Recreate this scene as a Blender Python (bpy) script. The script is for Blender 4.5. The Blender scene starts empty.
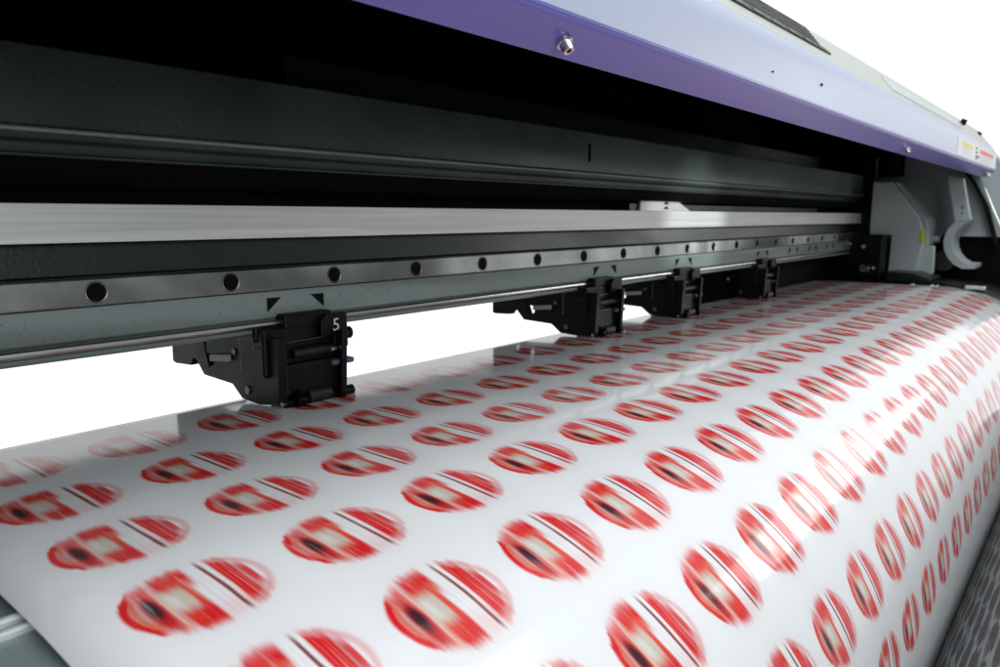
import bpy, bmesh, math, random
from mathutils import Vector, Matrix
random.seed(4)
S = 0.06                      # one printed repeat = 6 cm
ZO = 18.0                     # camera height in repeats above the floor level
sc = bpy.context.scene
C = sc.collection
K_ = 1.0
def V(x, y, z): return Vector((x * K_ * S, y * K_ * S, (z * K_ + ZO) * S))

# ------------------------------------------------------------------ materials
class N:
    """small helper to chain math nodes"""
    def __init__(s, nt): s.nt = nt
    def val(s, sock, v):
        if isinstance(v, (int, float)): sock.default_value = v
        else: s.nt.links.new(v, sock)
    def m(s, op, a, b=0.0, c=0.0, clamp=False):
        n = s.nt.nodes.new('ShaderNodeMath'); n.operation = op; n.use_clamp = clamp
        s.val(n.inputs[0], a); s.val(n.inputs[1], b); s.val(n.inputs[2], c)
        return n.outputs[0]
    def smooth(s, v, lo, hi):
        n = s.nt.nodes.new('ShaderNodeMapRange'); n.interpolation_type = 'SMOOTHSTEP'
        s.val(n.inputs[0], v); n.inputs[1].default_value = lo; n.inputs[2].default_value = hi
        return n.outputs[0]
    def ramp(s, v, stops):
        n = s.nt.nodes.new('ShaderNodeValToRGB'); s.nt.links.new(v, n.inputs[0])
        e = n.color_ramp.elements
        while len(e) > 1: e.remove(e[-1])
        for i, (p, c) in enumerate(stops):
            if i == 0: el = e[0]; el.position = p
            else: el = e.new(p)
            el.color = (*c, 1) if len(c) == 3 else c
        return n.outputs[0]
    def mix(s, f, a, b):
        n = s.nt.nodes.new('ShaderNodeMix'); n.data_type = 'RGBA'
        s.val(n.inputs[0], f)
        for i, c in ((6, a), (7, b)):
            if isinstance(c, tuple): n.inputs[i].default_value = (*c, 1)
            else: s.nt.links.new(c, n.inputs[i])
        return n.outputs[2]
    def comb(s, x, y, z=0.0):
        n = s.nt.nodes.new('ShaderNodeCombineXYZ')
        s.val(n.inputs[0], x); s.val(n.inputs[1], y); s.val(n.inputs[2], z)
        return n.outputs[0]
    def noise(s, vec, scale=1.0, detail=2.0, dist=0.0):
        n = s.nt.nodes.new('ShaderNodeTexNoise'); s.nt.links.new(vec, n.inputs['Vector'])
        n.inputs['Scale'].default_value = scale; n.inputs['Detail'].default_value = detail
        n.inputs['Distortion'].default_value = dist
        return n.outputs[0]

def newmat(name):
    m = bpy.data.materials.new(name); m.use_nodes = True
    return m, N(m.node_tree), m.node_tree.nodes['Principled BSDF']

def surf(name, col, rough=0.5, metal=0.0, var=0.15, scale=(3, 3, 3), rvar=0.12, bump=0.0, bscale=300, spec=0.5, specks=0.0):
    """painted or bare surface with uneven tone, dirt and roughness"""
    m, n, b = newmat(name)
    tc = n.nt.nodes.new('ShaderNodeTexCoord')
    mp = n.nt.nodes.new('ShaderNodeMapping'); n.nt.links.new(tc.outputs['Object'], mp.inputs[0])
    mp.inputs['Scale'].default_value = scale
    f = n.noise(mp.outputs[0], 1.0, 6.0, 0.4)
    f2 = n.smooth(f, 0.3, 0.7)
    lo = tuple(c * (1 - var) for c in col); hi = tuple(min(1, c * (1 + var)) for c in col)
    c = n.mix(f2, lo, hi)
    if specks:
        sp = n.noise(tc.outputs['Object'], 420, 2.0)
        k = n.m('MULTIPLY', n.smooth(sp, 0.66, 0.72), specks)
        c = n.mix(k, c, tuple(x * 0.25 for x in col))
    n.nt.links.new(c, b.inputs['Base Color'])
    r = n.m('ADD', n.m('MULTIPLY', f2, rvar), rough - rvar / 2)
    n.nt.links.new(r, b.inputs['Roughness'])
    b.inputs['Metallic'].default_value = metal
    b.inputs['Specular IOR Level'].default_value = spec
    if bump:
        bn = n.nt.nodes.new('ShaderNodeBump'); bn.inputs['Strength'].default_value = bump
        bn.inputs['Distance'].default_value = 0.0006
        n.nt.links.new(n.noise(tc.outputs['Object'], bscale, 3), bn.inputs['Height'])
        n.nt.links.new(bn.outputs[0], b.inputs['Normal'])
    return m

STEEL = surf('brushed_steel', (0.40, 0.425, 0.42), 0.30, 1.0, 0.42, (9, 6, 8), 0.2, 0.12, 260)  # strong tone patches in the colour stand in for reflections along the rail
STRIP = surf('satin_aluminium', (0.66, 0.69, 0.685), 0.45, 0.3, 0.12, (5, 90, 300), 0.12, 0.08, 400)
ROD = surf('bright_rod_steel', (0.6, 0.61, 0.6), 0.25, 1.0, 0.1, (5, 40, 40), 0.1)
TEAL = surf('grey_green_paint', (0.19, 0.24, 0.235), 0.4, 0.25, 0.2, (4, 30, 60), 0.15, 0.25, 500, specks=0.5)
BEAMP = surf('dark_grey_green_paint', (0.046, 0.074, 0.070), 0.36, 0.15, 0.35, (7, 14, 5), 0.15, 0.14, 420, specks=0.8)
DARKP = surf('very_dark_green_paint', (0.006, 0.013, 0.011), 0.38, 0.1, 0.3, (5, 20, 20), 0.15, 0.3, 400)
BLACK = surf('black_plastic', (0.0025, 0.0025, 0.0026), 0.4, 0.0, 0.3, (40, 40, 40), 0.15, 0.2, 900, spec=0.22)
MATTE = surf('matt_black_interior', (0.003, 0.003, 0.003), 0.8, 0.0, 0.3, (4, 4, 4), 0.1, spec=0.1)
HOODM = surf('pale_blue_grey_paint', (0.41, 0.46, 0.60), 0.45, 0.0, 0.03, (1.6, 6, 6), 0.08, 0.12, 700)
TOPM = surf('pale_grey_green_paint', (0.40, 0.435, 0.405), 0.4, 0.0, 0.08, (2, 12, 12), 0.1, 0.12, 700)
LIPM = surf('purple_paint', (0.19, 0.165, 0.58), 0.3, 0.0, 0.05, (1.6, 6, 6), 0.08, 0.08, 700)
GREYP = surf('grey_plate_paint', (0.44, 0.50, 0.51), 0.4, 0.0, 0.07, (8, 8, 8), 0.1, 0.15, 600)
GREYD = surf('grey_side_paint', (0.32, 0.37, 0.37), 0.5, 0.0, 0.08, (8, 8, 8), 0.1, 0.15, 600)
CHROME = surf('chrome', (0.75, 0.73, 0.7), 0.2, 1.0, 0.15, (200, 200, 200), 0.1)
RUBBER = surf('black_rubber', (0.004, 0.004, 0.004), 0.55, 0.0, 0.3, (60, 60, 60), 0.1)
WHITE = surf('white_sticker', (0.78, 0.78, 0.78), 0.5, 0, 0.02)
YELLOW = surf('yellow_ink', (0.75, 0.66, 0.002), 0.5, 0, 0.04)
ORANGE = surf('orange_ink', (0.78, 0.10, 0.005), 0.5, 0, 0.04)
INK = surf('black_ink', (0.003, 0.003, 0.003), 0.6, 0, 0.1, spec=0.1)
TAB = surf('violet_tab_plastic', (0.12, 0.1, 0.2), 0.4, 0, 0.1)
MARK = surf('white_paint_mark', (0.65, 0.65, 0.63), 0.5, 0, 0.05)
SEAM = surf('deep_blue_seam_paint', (0.10, 0.10, 0.36), 0.4, 0.0, 0.05)
DKST = surf('dark_steel', (0.16, 0.16, 0.16), 0.35, 1.0, 0.1)
CORE = surf('cardboard_core', (0.3, 0.23, 0.15), 0.8, 0, 0.1)

W_ = (0.74, 0.77, 0.785)
def print_mat(name, su=1.0, sv=1.0, paper=W_, dark=1.0, rough=0.11, weight=1.0, margin=0.0):
    """glossy film with a regular grid of round red labels, soft along the feed"""
    m, n, b = newmat(name)
    uv = n.nt.nodes.new('ShaderNodeUVMap'); uv.uv_map = 'UVMap'
    sp = n.nt.nodes.new('ShaderNodeSeparateXYZ'); n.nt.links.new(uv.outputs[0], sp.inputs[0])
    u = n.m('MULTIPLY', sp.outputs[0], su); v = n.m('MULTIPLY', sp.outputs[1], sv)
    cu = n.m('FLOOR', n.m('ADD', u, 0.5)); cv = n.m('FLOOR', n.m('ADD', v, 0.5))
    RA, RB = 0.465, 0.375
    a = n.m('MULTIPLY', n.m('SUBTRACT', u, cu), 1.2); bb = n.m('SUBTRACT', v, cv)
    # streaks: noise fine across the web, long along the feed, a little different per label
    st = n.noise(n.comb(n.m('MULTIPLY', u, 30.0), n.m('MULTIPLY', v, 1.2), n.m('MULTIPLY', cv, 3.7)), 1.0, 4.0)
    st = n.m('SUBTRACT', st, 0.5)
    st2 = n.m('SUBTRACT', n.noise(n.comb(n.m('MULTIPLY', u, 8.0), n.m('MULTIPLY', v, 2.2), 1.0), 1.0, 2.0), 0.5)
    bs = n.m('ADD', bb, n.m('MULTIPLY', st, 0.10))
    aj = n.m('ADD', a, n.m('MULTIPLY', st2, 0.025))
    ra = n.m('DIVIDE', a, RA); rb = n.m('DIVIDE', bs, RB)
    r = n.m('SQRT', n.m('ADD', n.m('MULTIPLY', ra, ra), n.m('MULTIPLY', rb, rb)))
    disc = n.smooth(r, 1.11, 0.82)
    if margin:
        inside = n.m('MULTIPLY', n.m('LESS_THAN', v, margin), n.m('GREATER_THAN', u, -0.5))
        disc = n.m('MULTIPLY', disc, inside)
    def band(v_, lo, hi, sf):
        return n.m('MULTIPLY', n.smooth(v_, lo - sf, lo + sf), n.smooth(v_, hi + sf, hi - sf))
    def blk(a0, a1, b0, b1, sa=0.012, sb=0.045, w=1.0, full=False):
        k = n.m('MULTIPLY', band(aj, a0, a1, sa), band(bs, b0, b1, sb * 2.3))
        if w != 1.0: k = n.m('MULTIPLY', k, w)
        return k
    def oval(ca, cb, wa, wb, lo=0.5, hi=1.15):
        x = n.m('DIVIDE', n.m('SUBTRACT', aj, ca), wa); y = n.m('DIVIDE', n.m('SUBTRACT', bs, cb), wb)
        return n.smooth(n.m('SQRT', n.m('ADD', n.m('MULTIPLY', x, x), n.m('MULTIPLY', y, y))), hi, lo)
    R1 = (0.62, 0.0005, 0.001); R2 = (0.42, 0.001, 0.002); PK = (0.78, 0.20, 0.18); DR = (0.16, 0.001, 0.003)
    BE = (0.52, 0.51, 0.42); OR = (0.66, 0.09, 0.015); GY = (0.25, 0.25, 0.25); BK = (0.002, 0.001, 0.001)
    LG = (0.70, 0.70, 0.70)
    col = paper
    L = [(blk(-.40, .0, -.31, .33, .03, .05, .6), (0.58, .03, .025)), (blk(-.18, .05, -.36, -.12, .02, .05), R1), (blk(-.15, -.05, -.31, -.24, .03, .05, .35), PK),
         (blk(-.19, .035, -.17, -.12, .02, .03, .8), OR),
         (blk(-.045, .005, -.16, .20, .01, .06, .95), (0.66, 0.05, 0.01)),
         (blk(-.18, .012, .09, .38, .02, .05), R1), (blk(-.20, -.10, .13, .24, .03, .05, .5), OR),
         (blk(-.27, -.21, .10, .34, .02, .07, .75), (0.72, .08, .05)),
         (blk(-.21, -.055, -.13, .11, .014, .03), BE), (blk(-.19, -.13, -.11, .06, .03, .03, .5), paper),
         (blk(-.34, -.22, -.33, -.09, .02, .06, .8), (0.70, .06, .05)),
         (oval(-.29, .05, .075, .27), (0.50, .005, .004)), (oval(-.295, .0, .058, .16, .35, 1.15), BK),
         (blk(-.226, -.208, -.26, .30, .006, .05, .75), (0.74, .52, .40)),
         (blk(-.40, -.37, -.16, .12, .012, .05, .7), GY), (blk(-.375, -.35, -.05, .22, .01, .06, .5), (0.55, .3, .2)),
         (blk(.146, .176, -.33, .36, .008, .05, .95), DR), (blk(.172, .182, -.1, .36, .006, .05, .7), R2),
         (blk(.215, .336, -.37, .30, .012, .05), R1), (blk(.19, .30, .17, .33, .03, .05, .5), R1), (blk(.343, .40, -.18, .19, .008, .06, .95), R1),
         (blk(.300, .308, -.2, .3, .005, .06, .45), PK), (blk(.335, .345, -.2, .3, .005, .06, .6), DR), (blk(.02, .145, .2, .36, .02, .06, .3), PK), (blk(.243, .250, -.3, .1, .004, .06, .5), PK), (blk(.278, .284, -.1, .3, .004, .06, .5), LG), (blk(.06, .068, -.3, .3, .004, .06, .3), GY), (blk(.105, .11, -.2, .35, .004, .06, .3), PK), (blk(-.10, -.093, .0, .34, .004, .05, .5), PK), (blk(-.02, -.012, -.34, -.1, .004, .05, .4), PK)]
    for k, c_ in L: col = n.mix(n.m('MULTIPLY', k, disc), col, c_)
    ring = n.m('MULTIPLY', n.smooth(r, 0.86, 0.93), n.smooth(r, 1.06, 0.99))
    left = n.smooth(a, -0.30, -0.38)
    if margin: left = n.m('MULTIPLY', left, inside)
    col = n.mix(n.m('MULTIPLY', ring, left), col, R1)
    ring2 = n.m('MULTIPLY', n.smooth(r, 0.80, 0.85), n.smooth(r, 0.93, 0.88))
    col = n.mix(n.m('MULTIPLY', n.m('MULTIPLY', ring2, left), 0.8), col, OR)
    ring3 = n.m('MULTIPLY', n.smooth(r, 0.88, 0.98), n.smooth(r, 1.10, 0.99))
    if margin: ring3 = n.m('MULTIPLY', ring3, inside)
    col = n.mix(n.m('MULTIPLY', n.m('MULTIPLY', ring3, n.smooth(a, 0.16, 0.30)), 0.4), col, R1)
    pale = n.m('MULTIPLY', n.m('MULTIPLY', n.smooth(st, 0.07, 0.2), 0.22), disc)
    col = n.mix(pale, col, paper)
    halo = n.m('MULTIPLY', n.smooth(r, 1.5, 0.95), 0.07)
    if margin: halo = n.m('MULTIPLY', halo, inside)
    c = n.mix(halo, col, (0.60, 0.26, 0.30))
    if not isinstance(c, tuple) and weight != 1.0: c = n.mix(weight, paper, c)
    if dark != 1.0:
        hs = n.nt.nodes.new('ShaderNodeHueSaturation'); hs.inputs['Value'].default_value = dark
        hs.inputs['Saturation'].default_value = 0.35
        n.nt.links.new(c, hs.inputs['Color']); c = hs.outputs[0]
    n.nt.links.new(c, b.inputs['Base Color'])
    n.nt.links.new(n.m('ADD', rough, n.m('MULTIPLY', st2, 0.04)), b.inputs['Roughness'])
    b.inputs['IOR'].default_value = 1.38
    # very slight cockle of the film
    bn = n.nt.nodes.new('ShaderNodeBump'); bn.inputs['Strength'].default_value = 0.25; bn.inputs['Distance'].default_value = 0.002
    n.nt.links.new(n.noise(n.comb(n.m('MULTIPLY', u, 1.2), n.m('MULTIPLY', v, 0.35)), 1.0, 1.0), bn.inputs['Height'])
    n.nt.links.new(bn.outputs[0], b.inputs['Normal'])
    return m

FILM = print_mat('printed_glossy_film', margin=7.5)
def roll_mat():
    m, n, b = newmat('wound_print_film')
    uv = n.nt.nodes.new('ShaderNodeUVMap'); uv.uv_map = 'UVMap'
    sp = n.nt.nodes.new('ShaderNodeSeparateXYZ'); n.nt.links.new(uv.outputs[0], sp.inputs[0])
    u, v = sp.outputs[0], sp.outputs[1]
    vv = n.m('MULTIPLY', v, 6.5); row = n.m('FLOOR', vv)
    fv = n.m('ABSOLUTE', n.m('SUBTRACT', n.m('SUBTRACT', vv, row), 0.5))
    uu = n.m('ADD', n.m('MULTIPLY', u, 0.9), n.m('MULTIPLY', row, 0.37))
    fu = n.m('ABSOLUTE', n.m('SUBTRACT', n.m('FRACT', uu), 0.5))
    ns = n.m('SUBTRACT', n.noise(n.comb(n.m('MULTIPLY', u, 1.1), n.m('MULTIPLY', v, 26.0)), 1.0, 3.0), 0.5)
    d = n.m('SQRT', n.m('ADD', n.m('POWER', n.m('DIVIDE', fu, 0.52), 2.0), n.m('POWER', n.m('DIVIDE', fv, 0.46), 2.0)))
    d = n.m('ADD', d, n.m('MULTIPLY', ns, 1.8))
    c = n.mix(n.smooth(d, 1.1, 0.75), (0.15, 0.17, 0.175), (0.010, 0.007, 0.009))  # film and print coloured dark to stand in for shade on the roll
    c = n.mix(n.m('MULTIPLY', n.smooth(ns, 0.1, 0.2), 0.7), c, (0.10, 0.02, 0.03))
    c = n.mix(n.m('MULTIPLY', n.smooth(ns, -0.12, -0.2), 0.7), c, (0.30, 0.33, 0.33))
    n.nt.links.new(c, b.inputs['Base Color']); b.inputs['Roughness'].default_value = 0.4
    return m
ROLLM = roll_mat()

# ------------------------------------------------------------------ helpers
def link(name, bm, mat, parent=None, bevel=0.0, seg=2, smooth=False):
    me = bpy.data.meshes.new(name); bmesh.ops.recalc_face_normals(bm, faces=bm.faces)
    bm.to_mesh(me); bm.free()
    o = bpy.data.objects.new(name, me); C.objects.link(o)
    me.materials.append(mat)
    if smooth:
        for p in me.polygons: p.use_smooth = True
        me.set_sharp_from_angle(angle=math.radians(38))
    if bevel:
        md = o.modifiers.new('bevel', 'BEVEL'); md.width = bevel * S; md.segments = seg
        md.limit_method = 'ANGLE'; md.angle_limit = math.radians(30)
    if parent: o.parent = parent
    return o
def prism(prof, x0, x1, bm=None, at=(0, 0, 0)):
    """profile [(y,z)] extruded along the long axis of the machine"""
    bm = bm or bmesh.new()
    A = [bm.verts.new(V(x0, y, z)) for y, z in prof]; B = [bm.verts.new(V(x1, y, z)) for y, z in prof]
    k = len(prof)
    bm.faces.new(A); bm.faces.new(B[::-1])
    for i in range(k): bm.faces.new((A[i], B[i], B[(i + 1) % k], A[(i + 1) % k]))
    return bm
def box(x0, x1, y0, y1, z0, z1, bm=None):
    return prism([(y0, z0), (y1, z0), (y1, z1), (y0, z1)], x0, x1, bm)
def cyl(p, q, r, bm=None, n=24, r2=None):
    bm = bm or bmesh.new()
    a, b = V(*p), V(*q); d = b - a
    M = Matrix.Translation((a + b) / 2) @ d.to_track_quat('Z', 'Y').to_matrix().to_4x4()
    bmesh.ops.create_cone(bm, cap_ends=True, segments=n, radius1=r * S, radius2=(r if r2 is None else r2) * S, depth=d.length, matrix=M)
    return bm
def plate(prof, y, t, bm=None):
    """profile [(x,z)] in a vertical plane facing the front, thickness t to the back"""
    bm = bm or bmesh.new()
    A = [bm.verts.new(V(x, y, z)) for x, z in prof]; B = [bm.verts.new(V(x, y + t, z)) for x, z in prof]
    k = len(prof)
    bm.faces.new(A); bm.faces.new(B[::-1])
    for i in range(k): bm.faces.new((A[i], B[i], B[(i + 1) % k], A[(i + 1) % k]))
    return bm
def tag(o, label, cat=None, group=None, kind=None):
    o['label'] = label
    if cat: o['category'] = cat
    if group: o['group'] = group
    if kind: o['kind'] = kind
    return o
def tree_copy(o, parent, dx=0.0, skip=()):
    c = o.copy(); C.objects.link(c); c.parent = parent
    if dx: c.location.x += dx * S
    for ch in list(o.children):
        if ch.name.split('.')[0] in skip: continue
        tree_copy(ch, c)
    return c

# ------------------------------------------------------------------ printed sheet
ROWS = {-1.0: (7.50, -2.03, 0), 0: (6.54, -2.02, 0), 1: (5.564, -2.015, 0), 2: (4.59, -2.01, 0), 3: (3.648, -2.03, 0.0), 4: (2.754, -2.20, .03), 5: (1.994, -2.665, .14),
        6: (1.53, -3.52, .55), 7: (1.35, -4.50, 1.01), 8: (1.33, -5.48, 1.45), 9: (1.445, -6.46, 1.9), 10: (1.53, -7.4, 2.3)}
def cr(s):
    k = max(-1, min(9, math.floor(s))); f = s - k
    def g(i): return ROWS[max(-1, min(10, i))]
    a, b, c, d = g(k - 1), g(k), g(k + 1), g(k + 2)
    return tuple(0.5 * (2 * b[j] + (c[j] - a[j]) * f + (2 * a[j] - 5 * b[j] + 4 * c[j] - d[j]) * f * f + (3 * b[j] - a[j] - 3 * c[j] + d[j]) * f ** 3) for j in range(3))
X0 = 1.84; U0 = -0.706; U1 = 22.62
def sheet_mesh(off=0.0):
    bm = bmesh.new(); uvl = bm.loops.layers.uv.new('UVMap')
    prof = []
    for i in range(5):                                    # tail of the web rolling down behind the platen
        a = math.pi / 2 * (1 - i / 5)
        prof.append((-0.74 - 0.30 * a / 1.5708, (7.24 + 0.28 * math.sin(a), -2.03 - 0.28 * (1 - math.cos(a)), 0)))
    s = -0.74
    while s <= 9.6:
        prof.append((s, cr(s))); s += 0.08
    nu = 60
    grid = []
    for sv, (y, z, sh) in prof:
        row = []
        for i in range(nu + 1):
            u = U0 + (U1 - U0) * i / nu
            row.append((bm.verts.new(V(X0 + u + sh, y, z)), u, sv))
        grid.append(row)
    for a, b in zip(grid, grid[1:]):
        for i in range(nu):
            q = (a[i], a[i + 1], b[i + 1], b[i])
            f = bm.faces.new([w[0] for w in q])
            for lp, w in zip(f.loops, q): lp[uvl].uv = (w[1], w[2])
            f.smooth = True
    return bm
bm = sheet_mesh()
me = bpy.data.meshes.new('printed_sheet'); bm.to_mesh(me); bm.free(); me.materials.append(FILM)
sheet = bpy.data.objects.new('printed_sheet', me); C.objects.link(sheet)
so = sheet.modifiers.new('thickness', 'SOLIDIFY'); so.thickness = 0.0004; so.offset = 0
tag(sheet, 'glossy white printed sheet with rows of round red labels, curving down at the front', 'printed sheet')

# ------------------------------------------------------------------ take-up roll
roll = bpy.data.objects.new('take_up_roll', None); C.objects.link(roll); roll.location = V(13, -0.5, -6.9)
tag(roll, 'dark roll of densely printed film below the white sheet at lower right', 'roll')
bpy.context.view_layer.update()
def keep(o, p):
    o.parent = p; o.matrix_parent_inverse = p.matrix_world.inverted(); return o
bm = bmesh.new(); uvl = bm.loops.layers.uv.new('UVMap'); RR = 1.98; cy, cz = -0.5, -6.9; n = 96; nu = 40
g = [[(bm.verts.new(V(2.6 + 22.8 * i / nu, cy + RR * math.cos(2 * math.pi * k / n), cz + RR * math.sin(2 * math.pi * k / n))), 23.0 * i / nu, 12.4 * k / n) for i in range(nu + 1)] for k in range(n)]
for k in range(n):
    a, b = g[k], g[(k + 1) % n]
    for i in range(nu):
        q = [a[i], a[i + 1], b[i + 1], b[i]]
        f = bm.faces.new([w[0] for w in q]); f.smooth = True
        for lp, w in zip(f.loops, q):
            vv = w[2] if not (k == n - 1 and w[2] == 0) else 12.4
            lp[uvl].uv = (w[1], vv)
for i in (0, nu): bm.faces.new([g[k][i][0] for k in range(n)])
keep(link('wound_film', bm, ROLLM), roll)
keep(link('core_tube', cyl((2.0, cy, cz), (26.2, cy, cz), 0.62, n=32), CORE, smooth=True), roll)

# ------------------------------------------------------------------ printer
pr = bpy.data.objects.new('wide_format_printer', None); C.objects.link(pr); pr.location = V(13, 6.0, -18)
tag(pr, 'wide printer with purple edged pale hood and steel beam over the sheet', 'printer')
bpy.context.view_layer.update()
class Part:
    pass
def part(name, bm, mat, parent=None, **k):
    o = link(name, bm, mat, None, **k)
    P_ = parent or pr
    bpy.context.view_layer.update()
    o.parent = P_; o.matrix_parent_inverse = P_.matrix_world.inverted()
    return o
XL = -9.0; XR = 27.6
# platen and front apron below the film
part('platen', prism([(7.22, -2.09), (4.80, -2.09), (4.80, -2.9), (7.22, -2.9)], XL, 25.6), TEAL, bevel=0.03)
ap = []
for i in range(0, 43):
    s = 1.84 + i * 0.12
    y, z, _ = cr(s); y2, z2, _ = cr(s + 0.05)
    d = math.hypot(y2 - y, z2 - z); nx, nz = (z2 - z) / d, -(y2 - y) / d
    ap.append((y - nx * 0.07, z - nz * 0.07))
inner = [(y + 0.10, z - 0.25) for y, z in ap]
part('front_apron', prism(ap + inner[::-1], XL, 25.6), TEAL, smooth=True)
for (yy, hh, w) in ((4.70, 0.05, 0.07), (4.18, 0.045, 0.05), (4.05, 0.045, 0.045)):
    part('trim_strip', box(XL, 25.5, yy - w / 2, yy + w / 2, -2.16, -2.02 - 0.02), STRIP, bevel=0.012)
# gantry beam ---------------------------------------------------------------
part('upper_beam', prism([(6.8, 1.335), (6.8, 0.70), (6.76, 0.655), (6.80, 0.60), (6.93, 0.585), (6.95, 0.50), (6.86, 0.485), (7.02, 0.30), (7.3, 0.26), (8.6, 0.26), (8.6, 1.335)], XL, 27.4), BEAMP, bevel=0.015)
part('beam_ridge', cyl((XL, 6.775, 0.672), (27.38, 6.775, 0.672), 0.022, n=12), TEAL, smooth=True)
part('underside_shade', prism([(6.858, 0.44), (7.015, 0.28), (7.03, 0.30), (6.875, 0.46)], XL, 27.39), MATTE)  # thin black cover painting the shade on the beam's lower slope
part('beam_slot', box(10.42, 10.53, 6.785, 6.9, 0.84, 1.18), MATTE, bevel=0.05, seg=4)
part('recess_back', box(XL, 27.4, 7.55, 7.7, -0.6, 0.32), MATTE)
part('guide_strip', box(XL, 27.5, 6.80, 6.86, -0.242, 0.088), STRIP, bevel=0.008)
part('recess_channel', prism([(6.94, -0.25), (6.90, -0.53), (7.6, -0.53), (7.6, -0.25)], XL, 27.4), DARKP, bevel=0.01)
part('lower_beam', prism([(6.80, -0.795), (6.80, -1.07), (6.83, -1.10), (7.5, -1.12), (7.5, -0.545), (6.87, -0.545), (6.87, -0.795)], XL, 27.4), TEAL, bevel=0.008)
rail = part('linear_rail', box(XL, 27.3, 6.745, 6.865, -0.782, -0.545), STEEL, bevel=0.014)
for i in range(-2, 20):
    x = 2.671 + 1.269 * i + 0.0
    h = cyl((x, 6.7445, -0.664), (x, 6.80, -0.664), 0.083, n=28)
    hole = part('screw_hole', h, MATTE, rail, smooth=True)
    bm = bmesh.new()
    for k in range(28):                                  # chamfer ring
        pass
    bmesh.ops.create_cone(bm, cap_ends=False, segments=28, radius1=0.096 * S, radius2=0.083 * S, depth=0.006 * S,
        matrix=Matrix.Translation(V(x, 6.743, -0.664)) @ Matrix.Rotation(math.radians(-90), 4, 'X'))
    part('hole_rim', bm, DKST, hole, smooth=True)
part('round_bar', cyl((XL, 6.80, -1.135), (27.3, 6.80, -1.135), 0.042, n=20), ROD, smooth=True)
part('lower_lip', prism([(6.80, -1.185), (6.80, -1.222), (6.84, -1.24), (7.45, -1.24), (7.45, -1.17), (6.84, -1.17)], XL, 27.3), TEAL, bevel=0.006)
# triangle marks on the lower beam
for cx in (4.73, 11.04, 14.06, 18.42, 20.70, 22.35, 24.0):
    for s_ in (-1, 1):
        x = cx + 0.285 * s_
        bm = plate([(x - 0.085 * s_ * -1 - 0.0, -0.855), (x + 0.085 * s_ * -1, -0.855), (x + 0.085 * s_, -1.0)] if False else
                   [(x + 0.075 * s_, -0.865), (x - 0.095 * s_, -0.865), (x + 0.075 * s_, -1.01)], 6.792, 0.006)
        part('triangle_mark', bm, INK)

# interior of the machine ----------------------------------------------------
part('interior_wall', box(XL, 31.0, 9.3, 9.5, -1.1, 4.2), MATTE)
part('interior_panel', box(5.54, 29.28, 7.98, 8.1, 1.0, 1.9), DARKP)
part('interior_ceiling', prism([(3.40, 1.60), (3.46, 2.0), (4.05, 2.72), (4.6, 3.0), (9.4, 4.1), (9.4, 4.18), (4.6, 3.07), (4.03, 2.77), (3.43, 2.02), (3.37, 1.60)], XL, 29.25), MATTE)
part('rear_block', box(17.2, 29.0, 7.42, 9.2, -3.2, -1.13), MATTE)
part('end_filler_box', box(27.9, 29.28, 6.0, 9.3, 1.35, 3.6), MATTE)  # black filler, added to hide a bright bar at the interior end
part('unseen_end_cap', box(XL - 0.3, XL, 3.6, 9.4, -1.5, 4.1), MATTE)  # unseen left end, closed off to stop light leaking in
# white sticker deep behind the beam
cs = part('carriage_cover', prism([(7.25, 0.10), (7.5, 0.10), (7.5, 0.22), (7.25, 0.22)], 12.6, 24.0), DARKP)
st = part('carriage_sticker', plate([(12.92, 0.06), (15.2, 0.06), (14.6, 0.26), (14.2, 0.33), (12.95, 0.33)], 7.2, 0.03), WHITE, cs)
for z0 in (0.13, 0.225):
    part('warning_triangle', plate([(13.86, z0), (14.12, z0), (13.99, z0 + 0.06)], 7.194, 0.004), INK, cs)

# hood -----------------------------------------------------------------------
HX1 = 28.6
def arc(p0, p1, p2, n=6):
    return [((1 - t) ** 2 * p0[0] + 2 * t * (1 - t) * p1[0] + t * t * p2[0], (1 - t) ** 2 * p0[1] + 2 * t * (1 - t) * p1[1] + t * t * p2[1]) for t in [i / n for i in range(n + 1)]]
lipA, lipB = (3.55, 1.225), (3.27, 1.405)
lip_prof = [lipA] + arc((3.285, 1.395), (3.25, 1.418), (3.252, 1.455), 4) + [(3.32, 1.455), (3.345, 1.42), (3.58, 1.265)]
lip = part('hood_lip', prism(lip_prof, XL, HX1), LIPM, smooth=True)
part('hood_seam', prism([(3.246, 1.440), (3.246, 1.466), (3.32, 1.466), (3.32, 1.44)], XL, HX1 - 0.02), SEAM)
face_prof = [(3.252, 1.462)] + arc((3.262, 1.85), (3.28, 2.02), (3.36, 2.12), 6) + [(3.44, 2.08), (3.36, 1.95), (3.33, 1.462)]
face = part('hood_face', prism(face_prof, XL, HX1 - 0.05), HOODM, smooth=True)
top_out = arc((3.365, 2.125), (3.60, 2.42), (3.80, 2.665), 6) + arc((3.85, 2.72), (4.0, 2.86), (4.6, 3.15), 6)
top_prof = top_out + [(9.45, 4.35), (9.45, 4.22), (4.62, 3.09), (4.05, 2.80), (3.45, 2.08)]
top = part('top_cover', prism(top_prof, XL, HX1), TOPM, smooth=True)
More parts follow.
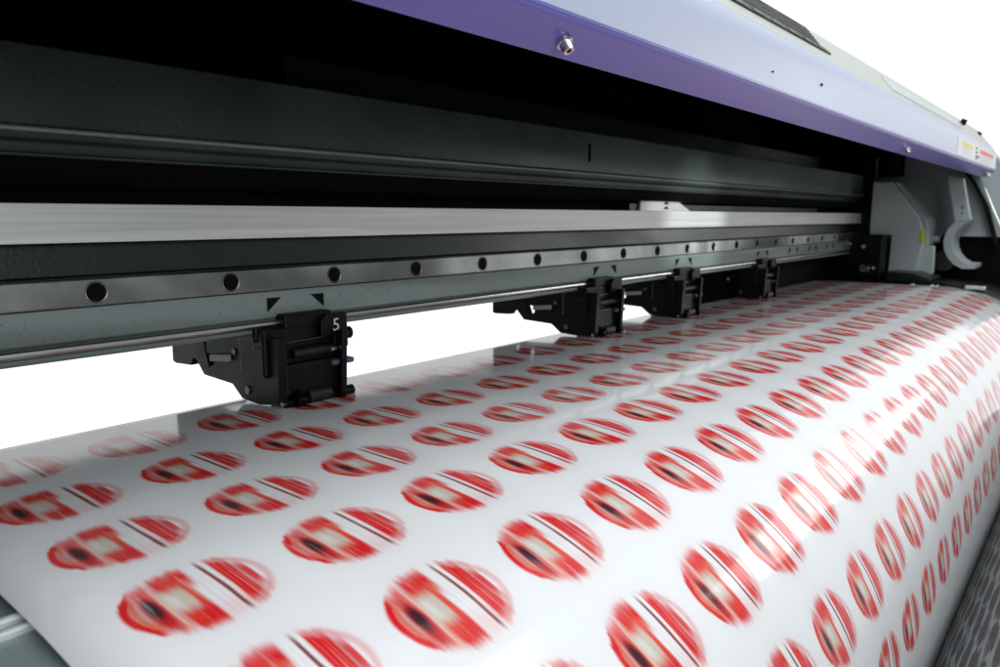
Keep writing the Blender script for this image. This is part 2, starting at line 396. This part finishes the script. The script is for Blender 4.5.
# vent grille on the slope
vg = box(-2, 12.2, 0, 0.01, 0, 0.01); vg.free()
def slope(t, lift=0.0):      # point on the sloping cover
    y = 3.365 + (3.80 - 3.365) * t; z = 2.125 + (2.665 - 2.125) * t
    return y - 0.78 * lift, z + 0.62 * lift
p = [slope(0.34, 0.0), slope(0.34, 0.022), slope(0.46, 0.022), slope(0.46, 0.0)]
vent = part('vent_grille', prism(p, -4, 11.75), BLACK, top, bevel=0.004)
for k in range(7):
    a, b = 0.48 + k * 0.085, 0.52 + k * 0.085
    part('vent_slat', prism([slope(a, -0.01), slope(a, 0.018), slope(b, 0.018), slope(b, -0.01)], -4, 11.5 + 0 * k), BLACK if k % 2 else DARKP, vent)
for k in range(16):
    x = 2.2 + k * 0.6
    part('vent_rib', prism([slope(0.35, 0.02), slope(0.35, 0.028), slope(0.44, 0.028), slope(0.44, 0.02)], x, x + 0.3), DARKP, vent)
# screws
def screw(x, y, z, nrm, r, parent):
    a = Vector((x, y, z)); d = Vector(nrm).normalized()
    q = a + d * 0.03; w = a + d * 0.10
    bm = cyl(tuple(a), tuple(q), r * 1.25, n=24)
    cyl(tuple(q), tuple(w), r, bm, n=24, r2=r * 0.82)
    s1 = part('screw', bm, CHROME, parent, smooth=True)
    e = w + d * 0.004
    part('hex_socket', cyl(tuple(w - d * 0.02), tuple(e), r * 0.45, n=6), BLACK, s1)
nl = (0, -0.54, -0.84)
screw(4.85, 3.405, 1.312, nl, 0.052, lip); screw(16.6, 3.405, 1.312, nl, 0.052, lip); screw(28.0, 3.405, 1.312, nl, 0.06, lip)
for x, z in ((8.8, 1.63), (10.6, 1.72)):
    part('small_hole', cyl((x, 3.24, z), (x, 3.30, z), 0.012 if x < 9 else 0.02, n=12), INK, face)
# hinge pins on the top edge
part('hinge_pin', cyl((24.6, 3.70, 2.52), (24.6, 3.64, 2.66), 0.08, n=16), BLACK, top, smooth=True)
part('hinge_pin', cyl((27.6, 3.68, 2.50), (27.6, 3.63, 2.56), 0.07, n=16), BLACK, top, smooth=True)
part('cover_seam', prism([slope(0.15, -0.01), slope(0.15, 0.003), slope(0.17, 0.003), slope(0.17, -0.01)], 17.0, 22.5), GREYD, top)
part('access_panel', prism([slope(0.30, -0.01), slope(0.30, 0.012), slope(0.80, 0.012), slope(0.80, -0.01)], 15.5, 23.4), GREYP, top, bevel=0.004)
# warning label on the hood face
def fp(x0, x1, z0, z1, lift): return box(x0, x1, 3.248 - lift, 3.262, z0, z1)
wl = part('warning_label', fp(21.3, 28.2, 1.48, 1.90, 0.002), WHITE, face)
part('yellow_panel', fp(21.9, 23.6, 1.76, 1.85, 0.006), YELLOW, face)
part('orange_panel', fp(24.9, 27.7, 1.74, 1.84, 0.006), ORANGE, face)
for x, z in ((24.1, 1.80), (24.15, 1.70), (24.2, 1.60), (24.6, 1.60), (24.2, 1.54)):
    part('label_mark', fp(x, x + 0.3, z, z + 0.045, 0.006), INK, face)
for k in range(4):
    part('label_mark', fp(22.1, 23.5 - 0.2 * (k % 2), 1.715 - 0.05 * k, 1.722 - 0.05 * k, 0.006), GREYP, face)
    part('label_mark', fp(25.2, 27.4 - 0.3 * (k % 2), 1.70 - 0.05 * k, 1.707 - 0.05 * k, 0.006), GREYP, face)

# right-hand side of the machine ----------------------------------------------
part('bracket_plate', prism([(6.41, 1.11), (5.87, 1.09), (5.13, 0.19), (4.98, -0.05), (4.90, -0.28), (4.82, -0.95), (4.93, -1.72), (5.0, -1.86), (5.08, -1.92), (5.76, -1.92), (5.74, -0.62), (6.41, -0.60)], 26.9, 27.15), GREYP, bevel=0.04, seg=3)
part('bracket_flange', prism([(5.0, -0.93), (4.54, -0.93), (4.50, -0.97), (4.47, -1.76), (4.52, -1.90), (4.6, -1.93), (5.0, -1.93)], 27.05, 27.25), GREYP, bevel=0.03, seg=3)
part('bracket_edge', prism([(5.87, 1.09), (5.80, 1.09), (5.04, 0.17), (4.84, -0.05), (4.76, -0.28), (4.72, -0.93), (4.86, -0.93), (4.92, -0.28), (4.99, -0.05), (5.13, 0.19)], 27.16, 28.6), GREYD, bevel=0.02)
part('caution_sticker', prism([(4.88, -0.42), (4.80, -0.42), (4.77, -0.86), (4.86, -0.86)], 26.86, 26.90), YELLOW)
# hooked arm
arm = part('hook_arm', prism([(4.35, 0.92), (4.09, -0.18), (3.71, -0.12), (3.95, 0.85), (4.03, 1.20), (4.43, 1.27)], 28.0, 28.35), GREYP, bevel=0.03)
part('arm_rib', prism([(4.46, 1.27), (4.40, 1.27), (4.07, -0.18), (4.12, -0.2)], 27.9, 28.0), GREYP, arm)
hk_o = [(4.12, -0.18), (4.30, -0.40), (4.37, -0.60), (4.40, -0.80), (4.36, -1.08), (4.24, -1.33), (4.05, -1.55), (3.80, -1.68), (3.46, -1.66)]
hk_i = [(3.43, -1.52), (3.70, -1.51), (3.88, -1.40), (4.04, -1.21), (4.13, -1.0), (4.16, -0.80), (4.12, -0.6), (4.04, -0.42), (3.90, -0.26), (3.71, -0.15)]
part('hook_ring', prism(hk_o + hk_i, 27.9, 29.2), GREYP, arm, smooth=True)
part('pivot_pin', cyl((28.1, 4.86, -0.74), (28.1, 4.32, -0.80), 0.11, n=16), GREYD, arm, smooth=True)
part('pin_collar', cyl((28.1, 4.50, -0.77), (28.1, 4.36, -0.79), 0.20, n=16), BLACK, arm, smooth=True)
part('roller_shaft', cyl((28.2, 4.4, -1.45), (30.2, 4.3, -1.6), 0.34, n=20), DKST, arm, smooth=True)
for z in (0.35, 0.2, 0.42):
    part('small_screw', cyl((27.99, 3.95 + z * 0.06, z - 0.1), (28.0, 3.95 + z * 0.06, z - 0.1), 0.035, n=12), CHROME, arm)
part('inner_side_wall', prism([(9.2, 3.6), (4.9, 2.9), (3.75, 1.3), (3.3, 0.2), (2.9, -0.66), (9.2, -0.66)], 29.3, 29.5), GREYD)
part('lower_side_wall', box(29.5, 29.7, 1.6, 9.2, -3.0, -0.67), MATTE)
part('side_gap', prism([(4.80, 2.0), (4.3, 1.60), (3.9, 1.05), (3.55, 0.4), (3.12, -0.96), (3.0, -0.96), (3.38, 0.3), (3.78, 1.05), (4.2, 1.65)], 29.0, 29.3), BLACK)
part('side_cover', prism([(4.9, 3.42), (4.62, 3.22), (4.14, 2.74), (3.35, 1.90), (2.2, 0.2), (1.8, -1.0), (1.8, -3.2), (2.6, -3.2), (2.7, -1.2), (3.22, 0.0), (3.62, 0.90), (4.0, 1.5), (4.4, 2.0), (6.0, 2.6), (6.0, 3.6)], 29.95, 31.5), GREYP, bevel=0.05, seg=3)
part('platen_end', prism([(7.2, -2.05), (5.0, -1.98), (4.0, -2.0), (3.0, -2.12), (2.2, -2.5), (1.7, -3.1), (1.5, -3.9), (7.2, -3.9)], 25.7, 29.2), BLACK, bevel=0.06, seg=3)
part('end_guide', prism([(4.75, -1.75), (5.55, -1.72), (5.55, -2.02), (4.35, -2.02), (4.3, -1.9)], 25.7, 27.5), DARKP, bevel=0.03)
part('edge_guide', box(25.4, 25.64, 2.85, 3.35, -2.12, -2.02), STRIP, bevel=0.02)
# dark gear between the beam end and the bracket
mg = part('motor_housing', box(26.2, 28.5, 5.8, 7.3, -2.0, -0.6), BLACK, bevel=0.06)
part('end_upright', box(27.35, 27.9, 6.45, 8.2, -2.2, 1.9), BLACK, bevel=0.03)
for (y, z, r) in ((6.35, -0.98, 0.06), (6.2, -1.72, 0.09), (6.0, -1.66, 0.05), (6.75, -0.9, 0.04)):
    part('bolt_head', cyl((26.2, y, z), (26.08, y, z), r, n=12), CHROME, mg)
part('shaft', cyl((25.6, 6.2, -1.65), (26.2, 6.2, -1.65), 0.12, n=16), CHROME, mg, smooth=True)

# ------------------------------------------------------------------ pinch roller units
def pinch_unit():
    u = part('pinch_roller_unit', box(4.05, 5.0, 6.40, 6.86, -1.62, -1.13), BLACK, bevel=0.03)   # body block
    u['label'] = 'nearest black pinch roller unit, its front plate numbered 5'
    sp = [(8.37, -1.27), (8.38, -1.69), (8.31, -1.71), (7.96, -1.69), (7.90, -1.60), (7.84, -1.60), (7.68, -1.76), (7.10, -1.78), (6.92, -1.91), (6.60, -1.925), (6.44, -1.90), (6.25, -1.85),
          (6.22, -1.20), (6.8, -1.25), (7.60, -1.27), (7.60, -1.50), (7.44, -1.51), (7.46, -1.62), (7.56, -1.66), (7.62, -1.505), (7.66, -1.27)]
    part('side_plate', prism(sp, 4.10, 4.20), BLACK, u, bevel=0.006)
    sp2 = [(8.37, -1.53), (8.38, -1.69), (7.96, -1.69), (7.68, -1.62), (7.62, -1.40)]
    part('cross_bar', prism([(8.25, -1.56), (8.40, -1.56), (8.40, -1.68), (8.25, -1.70)], 4.2, 4.95), BLACK, u, bevel=0.02)
    part('side_plate', prism([q for q in sp[7:14]] + [(7.15, -1.26)], 4.88, 4.95), BLACK, u, bevel=0.006)
    part('lower_block', box(4.24, 4.94, 6.33, 6.95, -1.84, -1.50), BLACK, u, bevel=0.03)
    np_ = part('number_plate', plate([(4.70, -1.10), (4.78, -1.03), (5.04, -1.03), (5.05, -1.40), (4.97, -1.44), (4.86, -1.44), (4.86, -1.28), (4.70, -1.26)], 6.33, 0.14), BLACK, u, bevel=0.012)
    part('top_clamp', box(4.02, 4.46, 6.50, 6.80, -1.27, -1.06), BLACK, u, bevel=0.035)
    part('clamp_shoe', box(4.30, 4.90, 6.40, 6.79, -1.16, -1.00), BLACK, u, bevel=0.03)
    part('spring_rod', cyl((3.95, 6.42, -1.30), (4.80, 6.38, -1.27), 0.010, n=10), DKST, u, smooth=True)
    part('spring_barrel', cyl((4.35, 6.36, -1.40), (4.86, 6.36, -1.40), 0.055, n=16), RUBBER, u, smooth=True)
    part('steel_sleeve', cyl((4.80, 6.345, -1.41), (4.87, 6.345, -1.41), 0.05, n=16), CHROME, u, smooth=True)
    part('knob', cyl((5.03, 6.40, -1.27), (5.12, 6.40, -1.27), 0.07, n=16), BLACK, u, smooth=True)
    part('release_tab', box(4.80, 5.09, 6.28, 6.50, -1.585, -1.525), TAB, u, bevel=0.02)
    part('roller_arm', prism([(6.75, -1.75), (6.35, -1.76), (6.22, -1.86), (6.26, -1.98), (6.40, -1.99), (6.75, -1.93)], 4.32, 4.42), BLACK, u, bevel=0.02)
    part('roller_arm', prism([(6.75, -1.75), (6.35, -1.76), (6.22, -1.86), (6.26, -1.98), (6.40, -1.99), (6.75, -1.93)], 4.86, 4.94), BLACK, u, bevel=0.02)
    ax = part('roller_axle', cyl((4.22, 6.36, -1.905), (5.10, 6.36, -1.905), 0.062, n=20), BLACK, u, smooth=True)
    part('pinch_roller', cyl((4.50, 6.36, -1.875), (4.78, 6.36, -1.875), 0.095, n=28), RUBBER, u, smooth=True, bevel=0.01)
    part('axle_tip', cyl((4.205, 6.36, -1.905), (4.22, 6.36, -1.905), 0.028, n=12), CHROME, u)
    part('plate_screw', cyl((4.085, 6.80, -1.80), (4.10, 6.80, -1.80), 0.045, n=12), DKST, u)
    part('plate_screw', cyl((4.085, 7.02, -1.42), (4.10, 7.02, -1.42), 0.035, n=12), DKST, u)
    part('adjust_link', prism([(7.45, -1.50), (7.10, -1.46), (7.10, -1.53), (7.45, -1.57)], 4.05, 4.10), GREYD, u)
    part('front_screw', cyl((4.16, 6.38, -1.29), (4.16, 6.41, -1.29), 0.035, n=12), CHROME, u)
    return u
K_ = 1.04                     # the roller units sit a little further back, against the beam
u0 = pinch_unit()
def numeral(txt, x, z, y, size, parent):
    cu = bpy.data.curves.new('numeral', 'FONT'); cu.body = txt; cu.size = size * S; cu.extrude = 0.002 * S
    cu.align_x = 'CENTER'; cu.align_y = 'CENTER'
    to = bpy.data.objects.new('tmp', cu); C.objects.link(to)
    bpy.context.view_layer.update()
    me = bpy.data.meshes.new_from_object(to.evaluated_get(bpy.context.evaluated_depsgraph_get()))
    bpy.data.objects.remove(to); me.materials.clear(); me.materials.append(MARK)
    me.transform(Matrix.Translation(V(x, y, z)) @ Matrix.Rotation(math.radians(90), 4, 'X'))
    o = bpy.data.objects.new('numeral', me); C.objects.link(o)
    bpy.context.view_layer.update()
    o.parent = parent; o.matrix_parent_inverse = parent.matrix_world.inverted()
    return o
numeral('5', 4.885, -1.16, 6.322, 0.20, u0)
K_ = 1.0
words = ['second black pinch roller unit along the beam', 'third black pinch roller unit along the beam', 'fourth black pinch roller unit, beside the dark rear block',
         'fifth pinch roller unit in the dark', 'pinch roller unit deepest in the dark by the right end']
for i, tx in enumerate((10.75, 13.89, 18.32)):
    c = tree_copy(u0, pr, tx - 4.73, skip=('numeral',))
    c.matrix_parent_inverse = pr.matrix_world.inverted()
    c['label'] = words[i]

# ------------------------------------------------------------------ light
w = bpy.data.worlds.new('World'); sc.world = w; w.use_nodes = True
nt = w.node_tree; n = N(nt); bg = nt.nodes['Background']
tc = nt.nodes.new('ShaderNodeTexCoord')
dt = nt.nodes.new('ShaderNodeVectorMath'); dt.operation = 'DOT_PRODUCT'
nt.links.new(tc.outputs['Generated'], dt.inputs[0]); dt.inputs[1].default_value = (0.70, 0.70, 0.05)
stg = n.m('ADD', n.m('MULTIPLY', n.smooth(dt.outputs['Value'], 0.1, 0.6), 1.08), 0.22)
sx = nt.nodes.new('ShaderNodeSeparateXYZ'); nt.links.new(tc.outputs['Generated'], sx.inputs[0])
stg = n.m('MULTIPLY', stg, n.m('ADD', n.m('MULTIPLY', n.smooth(sx.outputs[2], -0.52, -0.38), 0.9), 0.1))   # the floor side is dark
nt.links.new(stg, bg.inputs['Strength']); bg.inputs['Color'].default_value = (0.97, 0.99, 1.0, 1)

def area(name, loc, target, sx, sy, power, col=(1, 1, 1)):
    l = bpy.data.lights.new(name, 'AREA'); l.shape = 'RECTANGLE'; l.size = sx * S; l.size_y = sy * S; l.energy = power; l.color = col
    o = bpy.data.objects.new(name, l); C.objects.link(o); o.location = V(*loc)
    d = V(*target) - V(*loc); o.rotation_euler = d.to_track_quat('-Z', 'Y').to_euler()
    return o
area('softbox_lamp', (10, -7, 21), (12, 3, -2), 34, 14, 22, (0.97, 0.99, 1.0))
area('added_fill_lamp', (-2, -14, 5), (8, 6.5, -0.5), 16, 10, 5.5, (0.96, 0.99, 1.0))  # unseen fill, added to brighten the back rows and the guide strip
area('side_softbox_lamp', (45, -13, 7), (7.5, 2, -2.6), 16, 9, 7)
sl = bpy.data.lights.new('spot_lamp', 'SPOT'); sl.energy = 17; sl.spot_size = math.radians(11.5); sl.spot_blend = 0.35; sl.shadow_soft_size = 0.02
so_ = bpy.data.objects.new('spot_lamp', sl); C.objects.link(so_); so_.location = V(20, -6, 0.9)
so_.rotation_euler = (V(14.6, 6.9, -0.25) - V(20, -6, 0.9)).to_track_quat('-Z', 'Y').to_euler()

# ------------------------------------------------------------------ camera
f, yaw, pitch, rl = 740.17, 0.6927, 0.1586, 0.00237
fw = Vector((math.cos(pitch) * math.cos(yaw), math.cos(pitch) * math.sin(yaw), -math.sin(pitch)))
r0 = Vector((math.sin(yaw), -math.cos(yaw), 0)); u0_ = r0.cross(fw)
r1 = math.cos(rl) * r0 + math.sin(rl) * u0_; u1 = -math.sin(rl) * r0 + math.cos(rl) * u0_
cam = bpy.data.cameras.new('camera'); co = bpy.data.objects.new('camera', cam); C.objects.link(co)
M = Matrix((r1, u1, -fw)).transposed().to_4x4(); M.translation = V(0, 0, 0)
co.matrix_world = M
cam.sensor_width = 36; cam.lens = f / 1000 * 36; cam.clip_start = 0.01; cam.clip_end = 200
cam.dof.use_dof = True; cam.dof.focus_distance = 7.0 * S; cam.dof.aperture_fstop = 16
sc.camera = co
sc.view_settings.view_transform = 'Standard'; sc.view_settings.look = 'None'
